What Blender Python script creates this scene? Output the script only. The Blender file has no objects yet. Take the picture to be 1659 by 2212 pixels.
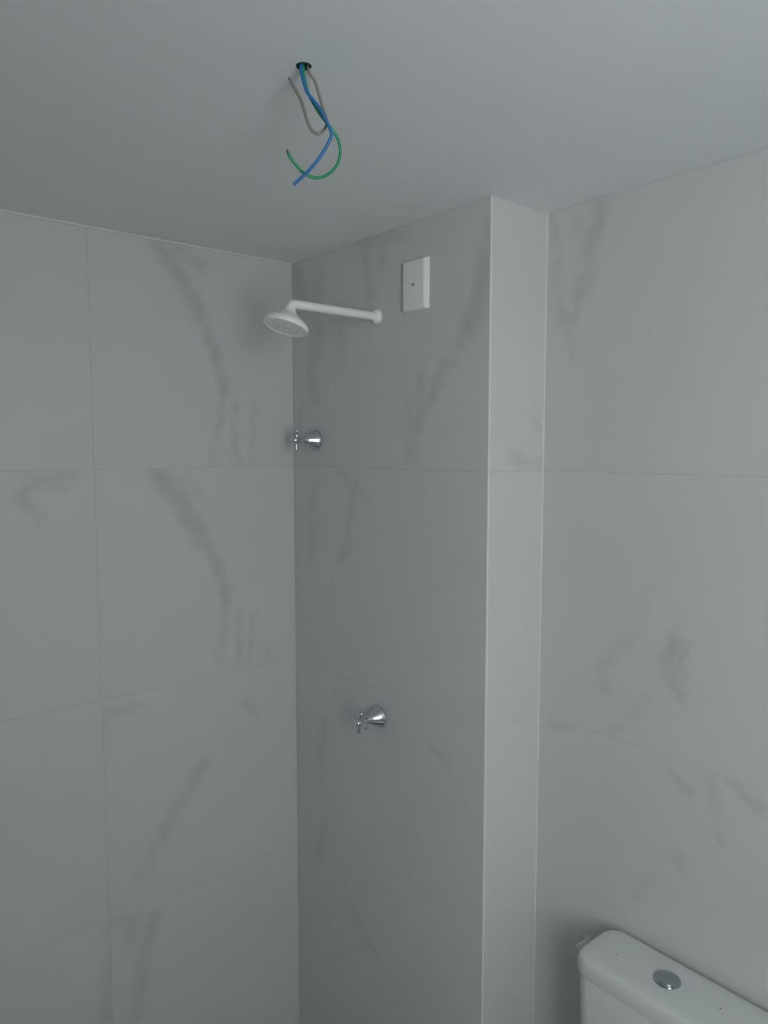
import bpy, bmesh, math, random
from mathutils import Vector, Matrix

random.seed(7)
scene = bpy.context.scene
COL = scene.collection

# ---------------------------------------------------------------- camera
# metres: shower corner at x = y = 0, ceiling at z = 2.40
F_PX, IMG_W, IMG_H = 1614.3, 1659, 2212
cam_data = bpy.data.cameras.new('camera')
cam_data.sensor_fit = 'VERTICAL'
cam_data.sensor_height = 36.0
cam_data.lens = 36.0 * F_PX / IMG_H
cam_data.clip_start = 0.02
# the phone focused on the near wires: everything farther is slightly soft
cam_data.dof.use_dof = True
cam_data.dof.focus_distance = 1.25
cam_data.dof.aperture_fstop = 5.0
cam = bpy.data.objects.new('camera', cam_data)
COL.objects.link(cam)
right = Vector((0.76686, -0.64181, -0.00027))
up = Vector((0.05498, 0.06528, 0.99635))
fwd = Vector((0.63945, 0.76408, -0.08535))
M = Matrix.Identity(4)
for i in range(3):
    M[i][0], M[i][1], M[i][2] = right[i], up[i], -fwd[i]
M.translation = Vector((-1.25386, -1.92572, 1.85380))
cam.matrix_world = M
scene.camera = cam

# ---------------------------------------------------------------- daylight
world = bpy.data.worlds.new('overcast_sky')
scene.world = world
world.use_nodes = True
bg = world.node_tree.nodes['Background']
bg.inputs['Color'].default_value = (0.955, 0.99, 1.0, 1)
bg.inputs['Strength'].default_value = 4.0

# room constants
CEIL, FLOOR = 2.40, -0.06
W_B, D_C = 0.792, 0.193          # width of the shower wall, depth of its return
X_LEFT, Y_REAR = -1.75, -2.75
WIN = (-1.68, -0.88, 1.12, 2.34)       # open window in the rear wall: x0, x1, sill, head

# portal in the open window: only guides the sampling of the sky light
pl = bpy.data.lights.new('window_daylight', 'AREA')
pl.shape = 'RECTANGLE'
pl.size, pl.size_y = WIN[1] - WIN[0], WIN[3] - WIN[2]
pl.cycles.is_portal = True
po = bpy.data.objects.new('window_daylight', pl)
COL.objects.link(po)
po.location = ((WIN[0] + WIN[1]) / 2, Y_REAR - 0.10, (WIN[2] + WIN[3]) / 2)
po.rotation_euler = (math.radians(90), 0, 0)     # -Z of the light points to +Y, into the room

scene.view_settings.view_transform = 'Standard'
scene.view_settings.look = 'None'
scene.view_settings.gamma = 1.0
scene.view_settings.use_curve_mapping = False
scene.view_settings.exposure = 1.36
scene.cycles.max_bounces = 6
scene.cycles.diffuse_bounces = 5
scene.cycles.use_denoising = True
scene.cycles.use_adaptive_sampling = True
scene.cycles.adaptive_threshold = 0.18
scene.cycles.use_light_tree = False
scene.cycles.caustics_reflective = False
scene.cycles.caustics_refractive = False

# veins of each printed tile: (u0, v0, u1, v1, width, strength) in metres from the tile's lower left corner
PRINTS = {
    ('A', -0.6, 0): [
        (0.183, 0.596, 0.258, 0.497, 0.03, 1.0), (0.258, 0.497, 0.3, 0.418, 0.03, 1.0), (0.189, 0.594, 0.254, 0.578, 0.03, 0.6),
        (0.254, 0.578, 0.3, 0.548, 0.03, 0.6), (0.3, 0.418, 0.35, 0.296, 0.02, 0.75), (0.35, 0.296, 0.374, 0.208, 0.02, 0.75),
        (0.37, 0.201, 0.346, 0.103, 0.016, 0.5), (0.346, 0.103, 0.334, 0.012, 0.016, 0.5), (0.398, 0.17, 0.403, 0.004, 0.018, 0.55),
        (0.466, 0.185, 0.456, 0.01, 0.016, 0.4), (0.345, 0.058, 0.425, 0.011, 0.016, 0.5),
    ],
    ('A', -0.6, 1): [
        (0.169, 0.587, 0.243, 0.486, 0.03, 1.0), (0.243, 0.486, 0.296, 0.392, 0.03, 1.0), (0.192, 0.583, 0.279, 0.529, 0.028, 0.5),
        (0.296, 0.392, 0.352, 0.28, 0.02, 0.75), (0.352, 0.28, 0.368, 0.21, 0.02, 0.75), (0.36, 0.198, 0.341, 0.051, 0.018, 0.5),
        (0.402, 0.165, 0.405, -0.058, 0.018, 0.55), (0.452, 0.157, 0.433, 0.006, 0.016, 0.5), (0.347, 0.043, 0.422, 0.008, 0.016, 0.45),
        (0.494, 0.059, 0.52, -0.046, 0.016, 0.4),
    ],
    ('A', -1.2, 1): [
        (0.539, 0.59, 0.452, 0.568, 0.02, 0.55), (0.452, 0.568, 0.422, 0.536, 0.02, 0.55), (0.422, 0.536, 0.465, 0.492, 0.02, 0.55),
        (0.443, 0.594, 0.516, 0.56, 0.02, 0.4),
    ],
    ('A', -0.6, 2): [
        (0.282, 0.35, 0.223, 0.271, 0.022, 0.6), (0.223, 0.271, 0.155, 0.185, 0.022, 0.6), (0.155, 0.185, 0.084, 0.078, 0.02, 0.35),
        (0.001, 0.566, 0.098, 0.562, 0.016, 0.5), (0.001, 0.559, 0.011, 0.488, 0.014, 0.4), (0.42, 0.496, 0.451, 0.461, 0.016, 0.4),
    ],
    ('A', -0.6, 3): [
        (0.119, 0.55, 0.089, 0.421, 0.026, 0.6), (0.089, 0.421, 0.059, 0.286, 0.026, 0.6), (0.061, 0.574, 0.066, 0.512, 0.024, 0.5),
        (0.011, 0.589, 0.12, 0.556, 0.02, 0.5),
    ],
    ('A', -1.2, 3): [
        (0.611, 0.576, 0.584, 0.325, 0.024, 0.5),
    ],
    ('B', -0.792, 0): [
        (0.588, 0.467, 0.559, 0.371, 0.03, 0.9), (0.559, 0.371, 0.534, 0.321, 0.03, 0.9), (0.534, 0.321, 0.465, 0.252, 0.022, 0.6),
        (0.465, 0.252, 0.419, 0.184, 0.022, 0.6), (0.419, 0.184, 0.37, 0.131, 0.022, 0.65), (0.37, 0.131, 0.336, 0.034, 0.022, 0.65),
        (0.374, 0.226, 0.386, 0.153, 0.018, 0.5), (0.327, 0.172, 0.337, 0.074, 0.018, 0.4), (0.591, 0.526, 0.58, 0.409, 0.03, 0.6),
        (0.122, 0.591, 0.237, 0.59, 0.03, 0.6), (0.237, 0.59, 0.308, 0.587, 0.03, 0.6), (0.218, 0.583, 0.229, 0.517, 0.02, 0.5),
        (0.161, 0.547, 0.18, 0.437, 0.03, 0.5), (0.037, 0.396, 0.057, 0.28, 0.02, 0.35),
    ],
    ('B', -0.792, 1): [
        (0.108, 0.575, 0.075, 0.38, 0.02, 0.5), (0.075, 0.38, 0.042, 0.337, 0.02, 0.5), (0.055, 0.586, 0.159, 0.514, 0.02, 0.35),
    ],
    ('B', -0.792, 2): [
        (0.425, 0.503, 0.482, 0.486, 0.014, 0.45),
    ],
    ('B', -0.192, 2): [
        (0.145, 0.121, 0.119, -0.007, 0.025, 0.5), (0.149, 0.453, 0.122, 0.258, 0.03, 0.4),
    ],
    ('B', -0.192, 0): [
        (0.023, 0.569, 0.046, 0.485, 0.04, 0.8), (0.142, 0.536, 0.117, 0.436, 0.03, 0.5), (0.14, 0.381, 0.096, 0.28, 0.03, 0.7),
        (0.096, 0.28, 0.114, 0.198, 0.03, 0.7), (0.041, 0.175, 0.014, 0.065, 0.02, 0.5),
    ],
    ('B', -0.192, 1): [
        (0.111, 0.556, 0.088, 0.334, 0.03, 0.4),
    ],
    ('B', -0.792, 3): [
        (0.089, 0.524, 0.175, 0.442, 0.03, 0.4),
    ],
    ('C', 0.0, 0): [
        (0.15, 0.122, 0.186, 0.09, 0.01, 0.5), (0.078, 0.035, 0.119, 0.019, 0.02, 0.45), (0.119, 0.019, 0.179, 0.018, 0.02, 0.45),
    ],
    ('D', -1.392, 0): [
        (0.143, 0.577, 0.122, 0.493, 0.026, 0.7), (0.122, 0.493, 0.094, 0.396, 0.026, 0.7), (0.089, 0.56, 0.104, 0.476, 0.024, 0.4),
        (0.034, 0.489, 0.022, 0.428, 0.022, 0.55), (0.022, 0.428, 0.05, 0.35, 0.022, 0.55), (0.037, 0.362, 0.082, 0.346, 0.018, 0.5),
        (0.082, 0.346, 0.094, 0.396, 0.018, 0.5), (0.054, 0.339, 0.078, 0.263, 0.02, 0.4), (0.012, 0.588, 0.027, 0.49, 0.018, 0.4),
    ],
    ('D', -1.392, 1): [
        (0.349, 0.252, 0.335, 0.194, 0.022, 0.8), (0.335, 0.194, 0.36, 0.145, 0.022, 0.8), (0.369, 0.251, 0.372, 0.163, 0.014, 0.5),
        (0.235, 0.229, 0.178, 0.158, 0.018, 0.4), (0.178, 0.158, 0.186, 0.106, 0.018, 0.4), (0.287, 0.355, 0.235, 0.224, 0.016, 0.25),
        (0.206, 0.015, 0.29, 0.112, 0.014, 0.3),
    ],
    ('D', -1.392, 2): [
        (0.033, 0.584, 0.1, 0.592, 0.014, 0.5), (0.354, 0.563, 0.385, 0.544, 0.014, 0.5), (0.48, 0.593, 0.535, 0.561, 0.018, 0.5),
        (0.535, 0.561, 0.518, 0.568, 0.018, 0.5), (0.433, 0.605, 0.45, 0.514, 0.016, 0.35), (0.452, 0.485, 0.467, 0.467, 0.012, 0.4),
        (0.375, 0.393, 0.381, 0.375, 0.016, 0.4), (0.308, 0.321, 0.276, 0.264, 0.016, 0.35),
    ],
}
BLUE_PATH = [(-0.6263, -0.9909, 2.4006), (-0.6264, -0.9909, 2.3936), (-0.627, -0.9953, 2.3817), (-0.6257, -1.0058, 2.3569), (-0.6152, -1.0202, 2.3342), (-0.6073, -1.028, 2.313), (-0.6024, -1.0312, 2.3), (-0.6041, -1.0277, 2.2886), (-0.6122, -1.015, 2.268), (-0.6226, -0.9983, 2.2497), (-0.6303, -0.9882, 2.2403), (-0.6348, -0.9827, 2.2349)]
GREEN_PATH = [(-0.6213, -0.9895, 2.4027), (-0.6214, -0.9894, 2.3957), (-0.621, -0.9921, 2.3821), (-0.619, -0.9995, 2.3585), (-0.6111, -1.0109, 2.334), (-0.6039, -1.0188, 2.3194), (-0.5937, -1.0227, 2.3081), (-0.5836, -1.0223, 2.2973), (-0.5767, -1.0173, 2.283), (-0.5765, -1.0078, 2.2675), (-0.5849, -0.9948, 2.2559), (-0.5967, -0.9844, 2.2521), (-0.6119, -0.9765, 2.2567), (-0.6252, -0.9748, 2.266), (-0.6356, -0.975, 2.2745), (-0.6405, -0.9765, 2.28)]
GREY_PATH = [(-0.6158, -0.9908, 2.4052), (-0.612, -0.9897, 2.3972), (-0.6021, -0.9904, 2.3852), (-0.5955, -0.9925, 2.3651), (-0.5917, -0.9974, 2.3451), (-0.5914, -1.0049, 2.3298), (-0.5973, -1.0106, 2.3161), (-0.6057, -1.0121, 2.3063), (-0.6124, -1.01, 2.3027), (-0.6189, -1.0056, 2.3075), (-0.6226, -1.0007, 2.3202), (-0.6257, -0.9961, 2.338), (-0.6272, -0.9903, 2.3523), (-0.6304, -0.9833, 2.3665), (-0.6331, -0.9791, 2.3749), (-0.6347, -0.9756, 2.3814)]

# ================================================================ materials
def principled(name, color, rough=0.5, metal=0.0, spec=0.5):
    m = bpy.data.materials.new(name)
    m.use_nodes = True
    b = m.node_tree.nodes['Principled BSDF']
    b.inputs['Base Color'].default_value = (*color, 1)
    b.inputs['Roughness'].default_value = rough
    b.inputs['Metallic'].default_value = metal
    b.inputs['Specular IOR Level'].default_value = spec
    return m


def mottled(name, c0, c1, scale, rough=0.5, metal=0.0, spec=0.5, bump=0.0, bump_scale=200.0):
    """colour wandering between two tones, with optional fine relief"""
    m = principled(name, c0, rough, metal, spec)
    nt = m.node_tree
    b = nt.nodes['Principled BSDF']
    tc = nt.nodes.new('ShaderNodeTexCoord')
    nz = nt.nodes.new('ShaderNodeTexNoise')
    nz.inputs['Scale'].default_value = scale
    nz.inputs['Detail'].default_value = 2
    mix = nt.nodes.new('ShaderNodeMix')
    mix.data_type = 'RGBA'
    mix.inputs['A'].default_value = (*c0, 1)
    mix.inputs['B'].default_value = (*c1, 1)
    nt.links.new(tc.outputs['Object'], nz.inputs['Vector'])
    nt.links.new(nz.outputs['Fac'], mix.inputs['Factor'])
    nt.links.new(mix.outputs['Result'], b.inputs['Base Color'])
    if bump:
        n2 = nt.nodes.new('ShaderNodeTexNoise')
        n2.inputs['Scale'].default_value = bump_scale
        n2.inputs['Detail'].default_value = 1
        bp = nt.nodes.new('ShaderNodeBump')
        bp.inputs['Strength'].default_value = bump
        bp.inputs['Distance'].default_value = 0.002
        nt.links.new(tc.outputs['Object'], n2.inputs['Vector'])
        nt.links.new(n2.outputs['Fac'], bp.inputs['Height'])
        nt.links.new(bp.outputs['Normal'], b.inputs['Normal'])
    return m


def stroke_group():
    """soft vein: 1 on the segment A-B, 0 beyond Width"""
    g = bpy.data.node_groups.new('vein_stroke', 'ShaderNodeTree')
    for n, t in (('P', 'NodeSocketVector'), ('A', 'NodeSocketVector'), ('B', 'NodeSocketVector'),
                 ('Width', 'NodeSocketFloat'), ('Strength', 'NodeSocketFloat'), ('Before', 'NodeSocketFloat')):
        g.interface.new_socket(n, in_out='INPUT', socket_type=t)
    g.interface.new_socket('Value', in_out='OUTPUT', socket_type='NodeSocketFloat')
    N, L = g.nodes, g.links
    gi, go = N.new('NodeGroupInput'), N.new('NodeGroupOutput')

    def vm(op):
        n = N.new('ShaderNodeVectorMath')
        n.operation = op
        return n

    def ma(op, clamp=False):
        n = N.new('ShaderNodeMath')
        n.operation = op
        n.use_clamp = clamp
        return n
    pa, ba = vm('SUBTRACT'), vm('SUBTRACT')
    L.new(gi.outputs['P'], pa.inputs[0]); L.new(gi.outputs['A'], pa.inputs[1])
    L.new(gi.outputs['B'], ba.inputs[0]); L.new(gi.outputs['A'], ba.inputs[1])
    d1, d2 = vm('DOT_PRODUCT'), vm('DOT_PRODUCT')
    L.new(pa.outputs[0], d1.inputs[0]); L.new(ba.outputs[0], d1.inputs[1])
    L.new(ba.outputs[0], d2.inputs[0]); L.new(ba.outputs[0], d2.inputs[1])
    h = ma('DIVIDE', True)
    L.new(d1.outputs['Value'], h.inputs[0]); L.new(d2.outputs['Value'], h.inputs[1])
    sc = vm('SCALE')
    L.new(ba.outputs[0], sc.inputs[0]); L.new(h.outputs[0], sc.inputs['Scale'])
    df = vm('SUBTRACT')
    L.new(pa.outputs[0], df.inputs[0]); L.new(sc.outputs[0], df.inputs[1])
    ln = vm('LENGTH')
    L.new(df.outputs[0], ln.inputs[0])
    mr = N.new('ShaderNodeMapRange')
    mr.interpolation_type = 'SMOOTHSTEP'
    L.new(ln.outputs['Value'], mr.inputs['Value'])
    L.new(gi.outputs['Width'], mr.inputs['From Max'])
    mr.inputs['From Min'].default_value = 0
    mr.inputs['To Min'].default_value = 1
    mr.inputs['To Max'].default_value = 0
    mu = ma('MULTIPLY')
    L.new(mr.outputs[0], mu.inputs[0]); L.new(gi.outputs['Strength'], mu.inputs[1])
    mx = ma('MAXIMUM')
    L.new(mu.outputs[0], mx.inputs[0]); L.new(gi.outputs['Before'], mx.inputs[1])
    L.new(mx.outputs[0], go.inputs[0])
    return g


STROKE = stroke_group()
TILE_BASE = (0.600, 0.612, 0.609)
TILE_PALE = (0.640, 0.652, 0.651)
TILE_VEIN = (0.362, 0.362, 0.318)


def tile_material(name, strokes):
    """printed stone-look porcelain; strokes are the veins of this print in tile coordinates (x right, z up)"""
    m = mottled(name, TILE_BASE, TILE_PALE, 4.0, rough=0.42, spec=0.4)
    nt = m.node_tree
    b = nt.nodes['Principled BSDF']
    mix0 = [n for n in nt.nodes if n.bl_idname == 'ShaderNodeMix'][0]
    tc = [n for n in nt.nodes if n.bl_idname == 'ShaderNodeTexCoord'][0]
    if not strokes:
        return m
    N, L = nt.nodes, nt.links
    # flatten to the tile's plane and wobble the coordinate so that the veins get ragged edges
    flat = N.new('ShaderNodeVectorMath'); flat.operation = 'MULTIPLY'
    flat.inputs[1].default_value = (1, 0, 1)
    L.new(tc.outputs['Object'], flat.inputs[0])
    nz = N.new('ShaderNodeTexNoise')
    nz.inputs['Scale'].default_value = 26
    nz.inputs['Detail'].default_value = 3
    L.new(flat.outputs[0], nz.inputs['Vector'])
    ce = N.new('ShaderNodeVectorMath'); ce.operation = 'SUBTRACT'
    ce.inputs[1].default_value = (.5, .5, .5)
    L.new(nz.outputs['Color'], ce.inputs[0])
    am = N.new('ShaderNodeVectorMath'); am.operation = 'MULTIPLY'
    am.inputs[1].default_value = (.045, 0, .045)
    L.new(ce.outputs[0], am.inputs[0])
    pp = N.new('ShaderNodeVectorMath'); pp.operation = 'ADD'
    L.new(flat.outputs[0], pp.inputs[0]); L.new(am.outputs[0], pp.inputs[1])
    prev = None
    for (u0, v0, u1, v1, wd, st) in strokes:
        g = N.new('ShaderNodeGroup'); g.node_tree = STROKE
        L.new(pp.outputs[0], g.inputs['P'])
        g.inputs['A'].default_value = (u0, 0, v0)
        g.inputs['B'].default_value = (u1, 0, v1)
        g.inputs['Width'].default_value = wd * 1.6
        g.inputs['Strength'].default_value = st
        if prev:
            L.new(prev.outputs[0], g.inputs['Before'])
        prev = g
    n2 = N.new('ShaderNodeTexNoise')
    n2.inputs['Scale'].default_value = 16
    n2.inputs['Detail'].default_value = 2
    L.new(flat.outputs[0], n2.inputs['Vector'])
    mr = N.new('ShaderNodeMapRange')
    mr.inputs['From Min'].default_value = .32
    mr.inputs['From Max'].default_value = .68
    mr.inputs['To Min'].default_value = .35
    mr.inputs['To Max'].default_value = 1.0
    L.new(n2.outputs['Fac'], mr.inputs['Value'])
    mu = N.new('ShaderNodeMath'); mu.operation = 'MULTIPLY'
    L.new(prev.outputs[0], mu.inputs[0]); L.new(mr.outputs[0], mu.inputs[1])
    m2 = N.new('ShaderNodeMath'); m2.operation = 'MULTIPLY'
    m2.inputs[1].default_value = VEIN_GAIN
    L.new(mu.outputs[0], m2.inputs[0])
    mix = N.new('ShaderNodeMix'); mix.data_type = 'RGBA'
    L.new(m2.outputs[0], mix.inputs['Factor'])
    L.new(mix0.outputs['Result'], mix.inputs['A'])
    mix.inputs['B'].default_value = (*TILE_VEIN, 1)
    L.new(mix.outputs['Result'], b.inputs['Base Color'])
    return m


VEIN_GAIN = 0.52
M_TILE = tile_material('porcelain_tile', [])
M_GROUT = mottled('grout', (.54, .55, .54), (.58, .59, .58), 30, .9, bump=.2)
M_PAINT = mottled('ceiling_paint', (.82, .85, .85), (.845, .87, .87), 3.0, .85, spec=.25, bump=.05, bump_scale=90)
M_PLASTER = mottled('white_caulk', (.67, .68, .67), (.74, .75, .74), 25, .6, spec=.3)
M_WALLPAINT = mottled('wall_paint', (.74, .755, .75), (.78, .795, .79), 3.0, .8, spec=.3)
M_FLOOR = mottled('floor_tile', (.36, .363, .358), (.42, .423, .417), 5.0, .6)
M_DOORWOOD = mottled('door_frame_paint', (.62, .62, .60), (.68, .68, .66), 8, .45)
M_PLASTIC = mottled('white_plastic', (.90, .915, .91), (.93, .945, .94), 12, .38, spec=.5)
M_PLASTIC_FACE = mottled('spray_plate_plastic', (.84, .865, .865), (.87, .895, .895), 20, .45, spec=.4)
M_PLATE = mottled('cover_plate_plastic', (.86, .875, .86), (.90, .915, .90), 15, .4, spec=.45)
M_CHROME = mottled('polished_chrome', (.62, .66, .68), (.70, .74, .76), 40, .09, metal=1.0)
M_BUTTON = mottled('satin_chrome', (.40, .43, .47), (.46, .49, .53), 40, .14, metal=1.0)
M_STEEL = mottled('dull_screw_steel', (.16, .18, .17), (.24, .26, .25), 60, .5, metal=.4)
M_CERAMIC = mottled('glazed_ceramic', (.63, .66, .65), (.67, .70, .69), 6, .16, spec=.5)
M_SEAT = mottled('seat_plastic', (.72, .74, .73), (.76, .78, .77), 6, .3, spec=.5)
M_HOSE = mottled('white_hose', (.70, .72, .70), (.78, .80, .78), 40, .5)
M_DARK = mottled('conduit_dark_plastic', (.015, .04, .05), (.03, .07, .08), 50, .7)
M_BLUE = mottled('blue_insulation', (.012, .150, .40), (.028, .195, .48), 60, .35)
M_GREEN = mottled('green_insulation', (.012, .27, .115), (.035, .35, .17), 60, .35)
M_GREY = mottled('grey_insulation', (.22, .215, .185), (.28, .27, .23), 60, .4)
M_COPPER = mottled('dull_copper', (.10, .07, .05), (.15, .10, .07), 80, .4, metal=.9)


# ================================================================ mesh helpers
def finish(name, bm, mat, parent=None, smooth=False, angle=None):
    me = bpy.data.meshes.new(name)
    bmesh.ops.recalc_face_normals(bm, faces=bm.faces)
    bm.to_mesh(me)
    bm.free()
    me.materials.append(mat)
    if smooth:
        for p in me.polygons:
            p.use_smooth = True
        if angle:
            me.set_sharp_from_angle(angle=math.radians(angle))
    o = bpy.data.objects.new(name, me)
    COL.objects.link(o)
    o.parent = parent
    return o


def tag(o, label, cat=None, group=None, kind=None):
    o['label'] = label
    if cat:
        o['category'] = cat
    if group:
        o['group'] = group
    if kind:
        o['kind'] = kind
    return o


def empty(name, loc):
    o = bpy.data.objects.new(name, None)
    o.empty_display_size = 0.05
    o.location = loc
    COL.objects.link(o)
    return o


def add_box(bm, x0, x1, y0, y1, z0, z1, bevel=0.0, seg=1):
    r = bmesh.ops.create_cube(bm, size=1.0)
    vs = r['verts']
    for v in vs:
        v.co = Vector((x0 + (v.co.x + .5) * (x1 - x0), y0 + (v.co.y + .5) * (y1 - y0), z0 + (v.co.z + .5) * (z1 - z0)))
    if bevel:
        es = list({e for v in vs for e in v.link_edges})
        bmesh.ops.bevel(bm, geom=es, offset=bevel, segments=seg, affect='EDGES', profile=.5)


def box(name, b, mat, parent=None, bevel=0.0, seg=1):
    bm = bmesh.new()
    add_box(bm, *b, bevel=bevel, seg=seg)
    return finish(name, bm, mat, parent, smooth=seg > 1, angle=40 if seg > 1 else None)


def frame_of(d):
    d = d.normalized()
    a = Vector((0, 0, 1)) if abs(d.z) < .9 else Vector((1, 0, 0))
    s = d.cross(a).normalized()
    return s, s.cross(d).normalized()


def add_lathe(bm, origin, axis, profile, n=40, cap0=True, cap1=True):
    """profile: list of (distance along axis, radius)"""
    axis = Vector(axis).normalized()
    s, t = frame_of(axis)
    rings = []
    for h, r in profile:
        c = Vector(origin) + axis * h
        rings.append([bm.verts.new(c + (s * math.cos(2 * math.pi * k / n) + t * math.sin(2 * math.pi * k / n)) * r)
                      for k in range(n)])
    for a, b in zip(rings[:-1], rings[1:]):
        for k in range(n):
            bm.faces.new((a[k], a[(k + 1) % n], b[(k + 1) % n], b[k]))
    if cap0:
        bm.faces.new(rings[0])
    if cap1:
        bm.faces.new(rings[-1])


def catmull(pts, sub=6):
    P = [Vector(p) for p in pts]
    P = [P[0] * 2 - P[1]] + P + [P[-1] * 2 - P[-2]]
    out = []
    for i in range(1, len(P) - 2):
        a, b, c, d = P[i - 1], P[i], P[i + 1], P[i + 2]
        for k in range(sub):
            t = k / sub
            out.append(.5 * ((2 * b) + (c - a) * t + (2 * a - 5 * b + 4 * c - d) * t * t + (3 * b - a - 3 * c + d) * t ** 3))
    out.append(P[-2])
    return out


def add_tube(bm, pts, rad, n=12):
    pts = [Vector(p) for p in pts]
    s = None
    rings = []
    for i, p in enumerate(pts):
        d = (pts[min(i + 1, len(pts) - 1)] - pts[max(i - 1, 0)]).normalized()
        if s is None:
            s, _ = frame_of(d)
        s = (s - d * s.dot(d)).normalized()
        t = d.cross(s)
        r = rad[i] if isinstance(rad, (list, tuple)) else rad
        rings.append([bm.verts.new(p + (s * math.cos(2 * math.pi * k / n) + t * math.sin(2 * math.pi * k / n)) * r)
                      for k in range(n)])
    for a, b in zip(rings[:-1], rings[1:]):
        for k in range(n):
            bm.faces.new((a[k], a[(k + 1) % n], b[(k + 1) % n], b[k]))
    bm.faces.new(rings[0])
    bm.faces.new(rings[-1])


def superellipse(cx, cy, rx, ry, z, n=48, e=2.0):
    out = []
    for k in range(n):
        a = 2 * math.pi * k / n
        c, s = math.cos(a), math.sin(a)
        out.append(Vector((cx + rx * math.copysign(abs(c) ** (2 / e), c), cy + ry * math.copysign(abs(s) ** (2 / e), s), z)))
    return out


def add_loft(bm, loops, cap0=True, cap1=True):
    R = [[bm.verts.new(p) for p in l] for l in loops]
    n = len(R[0])
    for a, b in zip(R[:-1], R[1:]):
        for k in range(n):
            bm.faces.new((a[k], a[(k + 1) % n], b[(k + 1) % n], b[k]))
    if cap0:
        bm.faces.new(R[0])
    if cap1:
        bm.faces.new(R[-1])


def rounded_rect(x0, x1, y0, y1, r, z, seg=7, inset=0.0):
    x0, x1, y0, y1, r = x0 + inset, x1 - inset, y0 + inset, y1 - inset, max(r - inset, .002)
    out = []
    for cx, cy, a0 in ((x1 - r, y1 - r, 0), (x0 + r, y1 - r, 90), (x0 + r, y0 + r, 180), (x1 - r, y0 + r, 270)):
        for k in range(seg + 1):
            a = math.radians(a0 + 90 * k / seg)
            out.append(Vector((cx + r * math.cos(a), cy + r * math.sin(a), z)))
    return out


# ================================================================ room shell
JOINT, PROUD, THICK = 0.0014, 0.0007, 0.007
_tile_mesh = {}


def tile_mesh(w, h):
    key = (round(w, 4), round(h, 4))
    if key not in _tile_mesh:
        bm = bmesh.new()
        g = JOINT / 2
        add_box(bm, g, w - g, 0, THICK, g, h - g, bevel=.0004)      # face at local y = 0, looking along -y
        bmesh.ops.recalc_face_normals(bm, faces=bm.faces)
        me = bpy.data.meshes.new('tile')
        bm.to_mesh(me)
        bm.free()
        me.materials.append(M_TILE)
        _tile_mesh[key] = me
    return _tile_mesh[key]


def lay_tile(parent, loc, rotz, w, h, mat=None, rotx=0.0):
    o = bpy.data.objects.new('tile', tile_mesh(w, h))
    COL.objects.link(o)
    o.parent = parent
    o.location = loc
    o.rotation_euler = (rotx, 0, rotz)
    if mat:
        o.material_slots[0].link = 'OBJECT'
        o.material_slots[0].material = mat
    return o


ROWS = [(1.8, 2.4), (1.2, 1.8), (0.6, 1.2), (0.0, 0.6), (FLOOR, 0.0)]


def tiles_on(parent, code, cols, place):
    for lo, hi in cols:
        for r, (z0, z1) in enumerate(ROWS):
            key = (code, lo, r)
            mat = tile_material('veined_tile', PRINTS[key]) if key in PRINTS else None
            loc, rz = place(lo, hi, z0)
            lay_tile(parent, loc, rz, hi - lo, z1 - z0, mat)


HALF = math.pi / 2
# the wall left of the shower corner, faces -y
wall_left = box('wall_left', (X_LEFT - .15, .35, PROUD, .15, FLOOR, CEIL), M_GROUT)
tag(wall_left, 'light grey stone-look tiled wall left of the shower corner', 'wall', kind='structure')
tiles_on(wall_left, 'A', [(-.6, 0.0), (-1.2, -.6), (X_LEFT, -1.2)], lambda lo, hi, z: ((lo, 0, z), 0.0))
# the shower wall with valves and shower head, faces -x
wall_middle = box('wall_middle', (PROUD, D_C + .14, -.70, 0.0, FLOOR, CEIL), M_GROUT)
tag(wall_middle, 'narrow darker tiled shower wall carrying the shower head and chrome valves', 'wall', kind='structure')
tiles_on(wall_middle, 'B', [(-W_B, -.192), (-.192, 0.0)], lambda lo, hi, z: ((0, hi, z), -HALF))
# its bright return, faces -y
wall_return = box('wall_return', (PROUD, D_C + .14, -W_B + PROUD, -.70, FLOOR, CEIL), M_GROUT)
tag(wall_return, 'slim bright tiled return between the shower wall and the toilet wall', 'wall', kind='structure')
tiles_on(wall_return, 'C', [(0.0, D_C)], lambda lo, hi, z: ((lo, -W_B, z), 0.0))
# the wall behind the toilet, faces -x
wall_right = box('wall_right', (D_C + PROUD, D_C + .14, Y_REAR - .15, -W_B, FLOOR, CEIL), M_GROUT)
tag(wall_right, 'light grey veined tiled wall behind the toilet tank', 'wall', kind='structure')
tiles_on(wall_right, 'D', [(-1.392, -W_B), (-1.992, -1.392), (-2.592, -1.992), (Y_REAR, -2.592)],
         lambda lo, hi, z: ((D_C, hi, z), -HALF))
# far side wall, beside the camera, faces +x
wall_side = box('wall_side', (X_LEFT - .15, X_LEFT - PROUD, Y_REAR, 0.0, FLOOR, CEIL), M_GROUT)
tag(wall_side, 'tiled side wall of the bathroom facing the toilet wall', 'wall', kind='structure')
tiles_on(wall_side, 'E', [(-.6 * k - .6, -.6 * k) for k in range(4)] + [(Y_REAR, -2.4)],
         lambda lo, hi, z: ((X_LEFT, lo, z), HALF))
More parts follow.
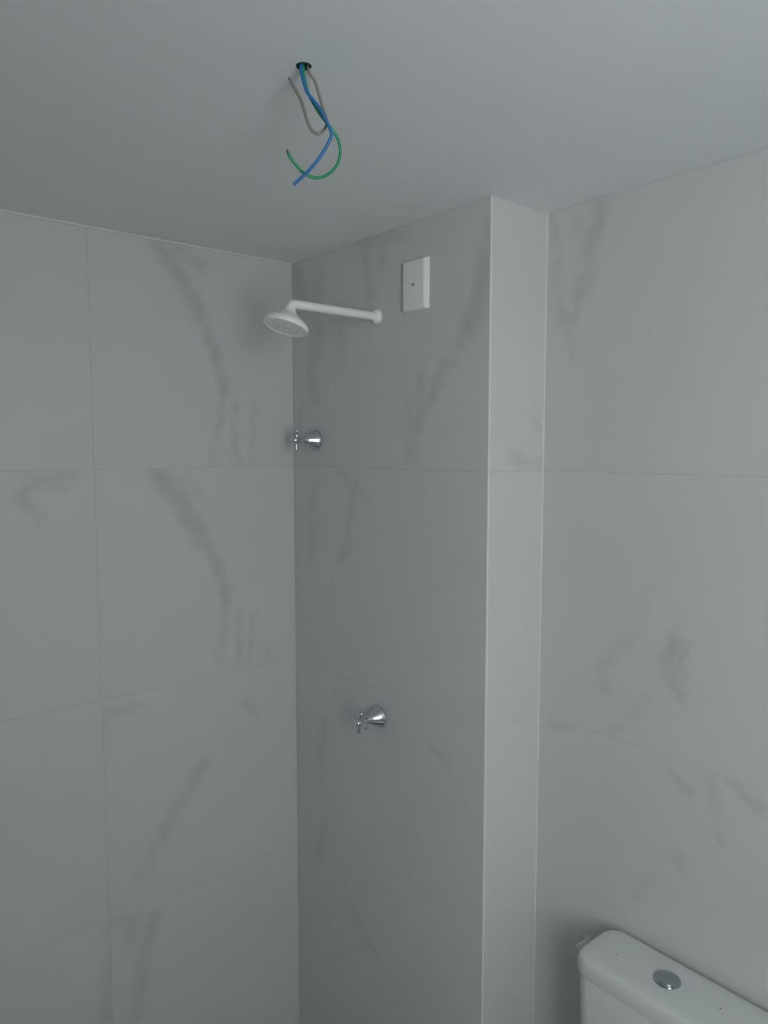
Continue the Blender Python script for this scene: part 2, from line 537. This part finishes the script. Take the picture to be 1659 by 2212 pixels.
# rear wall with the open window and the closed door, behind the camera
bm = bmesh.new()
x0, x1, z0, z1 = WIN
add_box(bm, X_LEFT, x0, Y_REAR - .15, Y_REAR, FLOOR, CEIL)
add_box(bm, x1, D_C + PROUD, Y_REAR - .15, Y_REAR, FLOOR, CEIL)
add_box(bm, x0, x1, Y_REAR - .15, Y_REAR, z1, CEIL)
add_box(bm, x0, x1, Y_REAR - .15, Y_REAR, FLOOR, z0)
wall_rear = finish('wall_rear', bm, M_WALLPAINT)
tag(wall_rear, 'painted rear wall with an open window letting in daylight', 'wall', kind='structure')
stub = box('shade_partition', (X_LEFT - PROUD, -1.215, -2.36, -2.28, FLOOR, CEIL), M_WALLPAINT)  # added out of view to dim the far left of the room
tag(stub, 'unseen painted partition added to keep window light off the left wall', 'wall', kind='structure')
win = empty('window_1', ((x0 + x1) / 2, Y_REAR, z0))
tag(win, 'open window in the rear wall with a slim pale frame', 'window', kind='structure')
hw, hh = (x1 - x0) / 2, z1 - z0
for nm, bb in (('jamb', (-hw, -hw + .025, -.12, .006, 0, hh)), ('jamb', (hw - .025, hw, -.12, .006, 0, hh)),
               ('head', (-hw + .025, hw - .025, -.12, .006, hh - .025, hh)), ('sill', (-hw, hw, -.15, .03, -.02, .012))):
    box(nm, bb, M_DOORWOOD, win, bevel=.002)
door = empty('door_1', (-.17, Y_REAR, FLOOR))
tag(door, 'closed pale bathroom door in the rear wall', 'door', kind='structure')
box('leaf', (-.30, .30, -.01, .022, .008, 2.08), M_DOORWOOD, door, bevel=.003)
box('jamb', (-.34, -.302, -.01, .034, 0, 2.12), M_DOORWOOD, door, bevel=.002)
box('jamb', (.302, .34, -.01, .034, 0, 2.12), M_DOORWOOD, door, bevel=.002)
box('head', (-.302, .302, -.01, .034, 2.084, 2.12), M_DOORWOOD, door, bevel=.002)
bm = bmesh.new()
add_tube(bm, [(.25, .02, 1.02), (.25, .06, 1.02), (.245, .066, 1.02), (.13, .066, 1.02)], .008, 12)
finish('handle', bm, M_CHROME, door, True, 50)

# ceiling with the round hole of the electrical conduit
HOLE = Vector((-.6213, -.9907))
HOLE_R = .0112
bm = bmesh.new()
NH = 24
cx0, cx1, cy0, cy1 = X_LEFT - .15, D_C + .14, Y_REAR - .15, .15
inner, outer = [], []
for k in range(NH):
    a = 2 * math.pi * k / NH
    c, s = math.cos(a), math.sin(a)
    inner.append((HOLE.x + HOLE_R * c, HOLE.y + HOLE_R * s))
    f = min((cx1 - HOLE.x) / c if c > 1e-6 else 1e9, (cx0 - HOLE.x) / c if c < -1e-6 else 1e9,
            (cy1 - HOLE.y) / s if s > 1e-6 else 1e9, (cy0 - HOLE.y) / s if s < -1e-6 else 1e9)
    outer.append((HOLE.x + f * c, HOLE.y + f * s))
lo = [bm.verts.new((x, y, CEIL)) for x, y in inner]
lo2 = [bm.verts.new((x, y, CEIL)) for x, y in outer]
hi = [bm.verts.new((x, y, CEIL + .12)) for x, y in inner]
hi2 = [bm.verts.new((x, y, CEIL + .12)) for x, y in outer]
for k in range(NH):
    j = (k + 1) % NH
    bm.faces.new((lo[k], lo[j], lo2[j], lo2[k]))
    bm.faces.new((hi[k], hi2[k], hi2[j], hi[j]))
    bm.faces.new((lo[k], hi[k], hi[j], lo[j]))
    bm.faces.new((lo2[k], lo2[j], hi2[j], hi2[k]))
for cx, cy in ((cx0, cy0), (cx1, cy0), (cx0, cy1), (cx1, cy1)):
    # square off the corners that the radial outline leaves open
    best = sorted(range(NH), key=lambda k: (outer[k][0] - cx) ** 2 + (outer[k][1] - cy) ** 2)
    i0 = best[0]
    for i1 in ((i0 + 1) % NH, (i0 - 1) % NH):
        onx = lambda q: abs(outer[q][0] - cx) < 1e-6
        ony = lambda q: abs(outer[q][1] - cy) < 1e-6
        if (onx(i0) and ony(i1)) or (ony(i0) and onx(i1)):
            for z, ring in ((CEIL, lo2), (CEIL + .12, hi2)):
                v = bm.verts.new((cx, cy, z))
                bm.faces.new((ring[i0], ring[i1], v))
ceiling = finish('ceiling', bm, M_PAINT)
tag(ceiling, 'smooth pale grey painted ceiling with a small cable hole', 'ceiling', kind='structure')

# floor
floor = box('floor', (X_LEFT - .15, D_C + .14, Y_REAR - .15, .15, FLOOR - .1, FLOOR - PROUD), M_GROUT)
tag(floor, 'dark grey tiled bathroom floor', 'floor', kind='structure')
for i in range(4):
    for j in range(5):
        xa, ya = X_LEFT + .6 * i, Y_REAR + .6 * j
        wa, ha = min(.6, D_C - xa), min(.6, -ya)
        if wa > .02 and ha > .02:
            # rotated so that the tile face looks up
            lay_tile(floor, (xa, ya, FLOOR), 0, wa, ha, M_FLOOR, rotx=-HALF)
# trims: white corner bead, caulk in the inner corner, plaster bead under the ceiling
bm = bmesh.new()
add_tube(bm, [(.0028, -W_B + .0028, FLOOR), (.0028, -W_B + .0028, CEIL)], .0033, 14)
tag(finish('trim_1', bm, M_PLASTER, smooth=True, angle=50),
    'thin white bead on the outer corner of the shower wall', 'trim', kind='structure')
bm = bmesh.new()
add_tube(bm, [(D_C - .0005, -W_B - .0005, FLOOR), (D_C - .0005, -W_B - .0005, CEIL)], .0022, 12)
tag(finish('trim_2', bm, M_PLASTER, smooth=True, angle=50),
    'thin white caulk line in the inner corner beside the toilet wall', 'trim', kind='structure')
bm = bmesh.new()
add_tube(bm, [(X_LEFT, -.0005, CEIL - .0005), (0, -.0005, CEIL - .0005)], .0045, 12)
tag(finish('trim_3', bm, M_PLASTER, smooth=True, angle=50),
    'thin pale plaster line where the left wall meets the ceiling', 'trim', kind='structure')

# ================================================================ shower head
FY, FZ = -.4006, 2.193
sh = empty('overhead_shower', (0, FY, FZ))
tag(sh, 'white plastic shower head on a straight horizontal arm below the ceiling', 'shower head')
bm = bmesh.new()
add_lathe(bm, (0, 0, 0), (-1, 0, 0), [(0, .0185), (.003, .019), (.008, .0175), (.012, .0135), (.014, .0115)], 32)
finish('wall_flange', bm, M_PLASTIC, sh, True, 40)
AX = Vector((-.31, 0, -.951)).normalized()
EL = Vector((-.262, 0, .001))
bm = bmesh.new()
arc = [Vector((-.002, 0, 0)), Vector((-.12, 0, .0005)), Vector((-.238, 0, .001))]
arc += catmull([Vector((-.248, 0, .001)), Vector((-.2575, 0, .0005)), EL + AX * .0045, EL + AX * .009, EL + AX * .018], 4)
add_tube(bm, arc, .0104, 20)
finish('arm', bm, M_PLASTIC, sh, True, 50)
bm = bmesh.new()
add_lathe(bm, EL + AX * .006, AX, [(0, .0118), (.006, .0126), (.012, .0145), (.018, .0190), (.024, .0265), (.030, .0355),
                                   (.0355, .0440), (.040, .0505), (.045, .0540), (.052, .0545), (.0545, .053), (.0548, .050),
                                   (.0525, .0485)], 48, True, True)
finish('bell', bm, M_PLASTIC, sh, True, 40)
bm = bmesh.new()
O = EL + AX * .006
add_lathe(bm, O, AX, [(.0526, .0482), (.0538, .0475), (.0545, .030), (.0548, .002)], 48, False, True)
s_, t_ = frame_of(AX)
for rr, nn in ((.012, 6), (.024, 12), (.036, 18), (.044, 24)):
    for k in range(nn):
        a = 2 * math.pi * k / nn
        add_lathe(bm, O + (s_ * math.cos(a) + t_ * math.sin(a)) * rr, AX, [(.0535, .0011), (.0556, .0008)], 6)
finish('spray_plate', bm, M_PLASTIC_FACE, sh, True, 40)

# ================================================================ cover plate
cp = empty('cover_plate', (0, -.552, 2.2480))
tag(cp, 'white blank electrical cover plate right of the shower head', 'cover plate')


def yz_rect(x, hy, hz, r, seg=4):
    return [Vector((x, p.x, p.y)) for p in rounded_rect(-hy, hy, -hz, hz, r, 0, seg)]


bm = bmesh.new()
add_loft(bm, [yz_rect(0, .0450, .0610, .003), yz_rect(-.004, .0448, .0608, .003), yz_rect(-.0095, .0400, .0585, .003),
              yz_rect(-.0118, .0370, .0560, .003), yz_rect(-.0122, .0350, .0540, .003)])
finish('plate', bm, M_PLATE, cp, True, 25)
bm = bmesh.new()
add_lathe(bm, (-.0118, 0, 0), (-1, 0, 0), [(0, .0034), (.0012, .0034), (.0020, .0022)], 16)
finish('screw', bm, M_STEEL, cp, True, 40)

# ================================================================ chrome valves
def valve(name, loc, label, spin):
    v = empty(name, loc)
    tag(v, label, 'shower valve', 'chrome shower valves')
    bm = bmesh.new()
    add_lathe(bm, (0, 0, 0), (-1, 0, 0), [(0, .0288), (.0015, .0296), (.0035, .0294), (.006, .0284), (.014, .0240), (.022, .0196),
                                          (.030, .0152), (.037, .0116), (.042, .0098), (.045, .0085)], 48)
    finish('escutcheon', bm, M_CHROME, v, True, 50)
    bm = bmesh.new()
    add_lathe(bm, (0, 0, 0), (-1, 0, 0), [(.044, .0072), (.052, .0072), (.056, .0066), (.062, .0066)], 24)
    finish('stem', bm, M_CHROME, v, True, 40)
    h = bpy.data.objects.new('cross_handle', None)
    bm = bmesh.new()
    add_lathe(bm, (0, 0, 0), (-1, 0, 0), [(.058, .0085), (.060, .0098), (.070, .0100), (.076, .0092), (.080, .0070), (.0825, .0030)], 28)
    for k in range(4):
        a = spin + k * math.pi / 2
        dirv = Vector((0, math.cos(a), math.sin(a)))
        add_lathe(bm, Vector((-.068, 0, 0)), dirv, [(.006, .0046), (.012, .0040), (.020, .0042), (.0245, .0058), (.0280, .0058),
                                                    (.0300, .0040)], 16)
    finish('cross_handle', bm, M_CHROME, v, True, 45)
    bm = bmesh.new()
    add_lathe(bm, (0, 0, 0), (-1, 0, 0), [(.0815, .0050), (.0835, .0048), (.0842, .0030)], 20)
    finish('index_cap', bm, M_CHROME, v, True, 40)
    return v


valve('shower_valve', (0, -.1193, 1.8763), 'upper chrome shower valve with cross handle near the tiled corner', .10)
valve('shower_valve', (0, -.4087, 1.1290), 'lower chrome shower valve with cross handle below the shower head', .22)

# ================================================================ ceiling wires
cd = empty('conduit_end', (HOLE.x, HOLE.y, CEIL))
tag(cd, 'dark open conduit end in the ceiling where the wires come out', 'conduit')
bm = bmesh.new()
n = 24
prof = [(-.0010, .0109), (-.0014, .0100), (-.0008, .0096), (.05, .0096), (.05, .0001)]
add_lathe(bm, (0, 0, 0), (0, 0, 1), prof, n, False, False)
for k in range(4):
    add_lathe(bm, (0, 0, .006 + k * .008), (0, 0, 1), [(0, .0096), (.002, .0092), (.004, .0096)], n, False, False)
finish('corrugated_sleeve', bm, M_DARK, cd, True, 50)


def wire(name, path, mat, rad, label, bare):
    base = Vector(path[0])
    w_ = empty(name, base)
    tag(w_, label, 'wire', 'loose wires hanging from the ceiling')
    pts = catmull([Vector(p) - base for p in [(path[0][0], path[0][1], CEIL + .02)] + list(path[1:])], 7)
    bm = bmesh.new()
    add_tube(bm, pts, rad, 12)
    finish('insulation', bm, mat, w_, True, 60)
    d = (pts[-1] - pts[-3]).normalized()
    bm = bmesh.new()
    add_tube(bm, [pts[-1] - d * .003, pts[-1] + d * bare * .5, pts[-1] + d * bare], rad * .55, 10)
    finish('copper_core', bm, M_COPPER, w_, True, 60)
    return w_


wire('electrical_wire', BLUE_PATH, M_BLUE, .0024, 'blue loose wire with straight end hanging from the ceiling', .0012)
wire('electrical_wire', GREEN_PATH, M_GREEN, .0022, 'green loose wire curling upward at its end below the ceiling', .0040)
wire('electrical_wire', GREY_PATH, M_GREY, .0022, 'thin greyish loose wire bent into a narrow loop below the ceiling', .0045)

# ================================================================ toilet
ty = -1.200
toilet = empty('toilet', (.0, ty, FLOOR))
tag(toilet, 'white ceramic toilet with tank and chrome push button against the right wall', 'toilet')
zf = -FLOOR          # local z = world z + zf


def lz(z):
    return z + zf


TX0, TX1 = .022, .178
YA, YB = -.224, .180          # right and left end of the lid
lid_top = .780
bm = bmesh.new()
add_loft(bm, [rounded_rect(TX0 + .012, TX1 - .006, YA + .012, YB - .012, .036, lz(.742), 8),
              rounded_rect(TX0, TX1, YA, YB, .042, lz(.743), 8),
              rounded_rect(TX0 - .001, TX1, YA - .001, YB + .001, .043, lz(.752), 8),
              rounded_rect(TX0, TX1, YA, YB, .042, lz(.764), 8),
              rounded_rect(TX0, TX1, YA, YB, .042, lz(.7725), 8, .0025),
              rounded_rect(TX0, TX1, YA, YB, .042, lz(.7775), 8, .007),
              rounded_rect(TX0, TX1, YA, YB, .042, lz(.7798), 8, .014),
              rounded_rect(TX0, TX1, YA, YB, .042, lz(lid_top + .0008), 8, .030)])
finish('tank_lid', bm, M_CERAMIC, toilet, True, 50)
bm = bmesh.new()
add_loft(bm, [rounded_rect(.045, TX1 - .006, YA + .040, YB - .040, .035, lz(.345), 8),
              rounded_rect(.034, TX1 - .006, YA + .030, YB - .030, .036, lz(.365), 8),
              rounded_rect(.026, TX1 - .006, YA + .012, YB - .012, .038, lz(.60), 8),
              rounded_rect(.0255, TX1 - .006, YA + .005, YB - .005, .040, lz(.736), 8),
              rounded_rect(.0290, TX1 - .008, YA + .008, YB - .008, .038, lz(.7425), 8)])
finish('tank', bm, M_CERAMIC, toilet, True, 50)
BX, BY = .1000, -.0000
bm = bmesh.new()
add_lathe(bm, (BX, BY, lz(lid_top)), (0, 0, 1), [(-.002, .0265), (.0022, .0265), (.0040, .0255), (.0046, .0240)], 40)
fb = finish('flush_button', bm, M_BUTTON, toilet, True, 40)
bm = bmesh.new()
add_lathe(bm, (BX, BY, lz(lid_top)), (0, 0, 1), [(.0040, .0225), (.0058, .0218), (.0074, .0180), (.0084, .0120), (.0088, .0050), (.0089, .0008)], 40)
finish('button_dome', bm, M_BUTTON, fb, True, 50)
# specks of mortar on the lid
for sx, sy, sr in ((.0878, .1083, .0017), (.1075, -.1056, .0022)):
    bm = bmesh.new()
    add_lathe(bm, (sx, sy, lz(lid_top)), (0, 0, 1), [(0, sr), (.0012, sr * .9), (.0018, sr * .4)], 8)
    sp = finish('mortar_speck', bm, M_STEEL, toilet, True, 60)
# bowl: foot, waist, rim
bm = bmesh.new()
loops = []
for z, cx, rx, ry in ((0, -.13, .235, .110), (.02, -.13, .233, .108), (.06, -.13, .215, .098), (.14, -.14, .195, .092),
                      (.22, -.17, .200, .115), (.29, -.20, .228, .150), (.35, -.215, .245, .176), (.385, -.22, .250, .183),
                      (.398, -.22, .246, .180), (.402, -.22, .238, .172)):
    loops.append(superellipse(cx, 0, rx, ry, z, 56, 2.15))
add_loft(bm, loops)
add_box(bm, -.06, TX1 - .008, -.150, .150, .26, .404, bevel=.03, seg=4)
finish('bowl', bm, M_CERAMIC, toilet, True, 50)
bm = bmesh.new()
outer = [superellipse(-.225, 0, .240 - i_, .182 - i_, z_, 56, 2.1) for z_, i_ in ((.404, .006), (.408, .0), (.418, .0), (.423, .005))]
add_loft(bm, outer)
seat = finish('seat', bm, M_SEAT, toilet, True, 50)
bm = bmesh.new()
add_loft(bm, [superellipse(-.225, 0, .238 - i_, .181 - i_, z_, 56, 2.1) for z_, i_ in
              ((.424, .004), (.428, 0), (.436, .001), (.442, .012), (.445, .05), (.446, .11))])
finish('seat_cover', bm, M_SEAT, toilet, True, 50)
for s in (-1, 1):
    bm = bmesh.new()
    add_lathe(bm, (-.012, s * .075, .402), (0, 0, 1), [(0, .014), (.020, .014), (.028, .011), (.032, .005)], 20)
    finish('hinge', bm, M_SEAT, toilet, True, 40)

# water connection on the wall beside the tank
wi = empty('water_connection', (D_C, -.952, .692))
tag(wi, 'small white water connection on the wall just left of the toilet tank', 'pipe fitting')
bm = bmesh.new()
add_lathe(bm, (0, 0, 0), (-1, 0, 0), [(0, .013), (.003, .013), (.005, .0075), (.026, .0070), (.027, .0085), (.038, .0085), (.040, .006)], 24)
finish('fitting', bm, M_HOSE, wi, True, 40)
bm = bmesh.new()
add_tube(bm, catmull([(-.034, 0, -.004), (-.036, -.006, -.016), (-.040, -.018, -.034), (-.046, -.034, -.052), (-.050, -.060, -.060),
                      (-.050, -.0712, -.060)], 6), .0045, 12)
finish('flexible_hose', bm, M_HOSE, wi, True, 60)
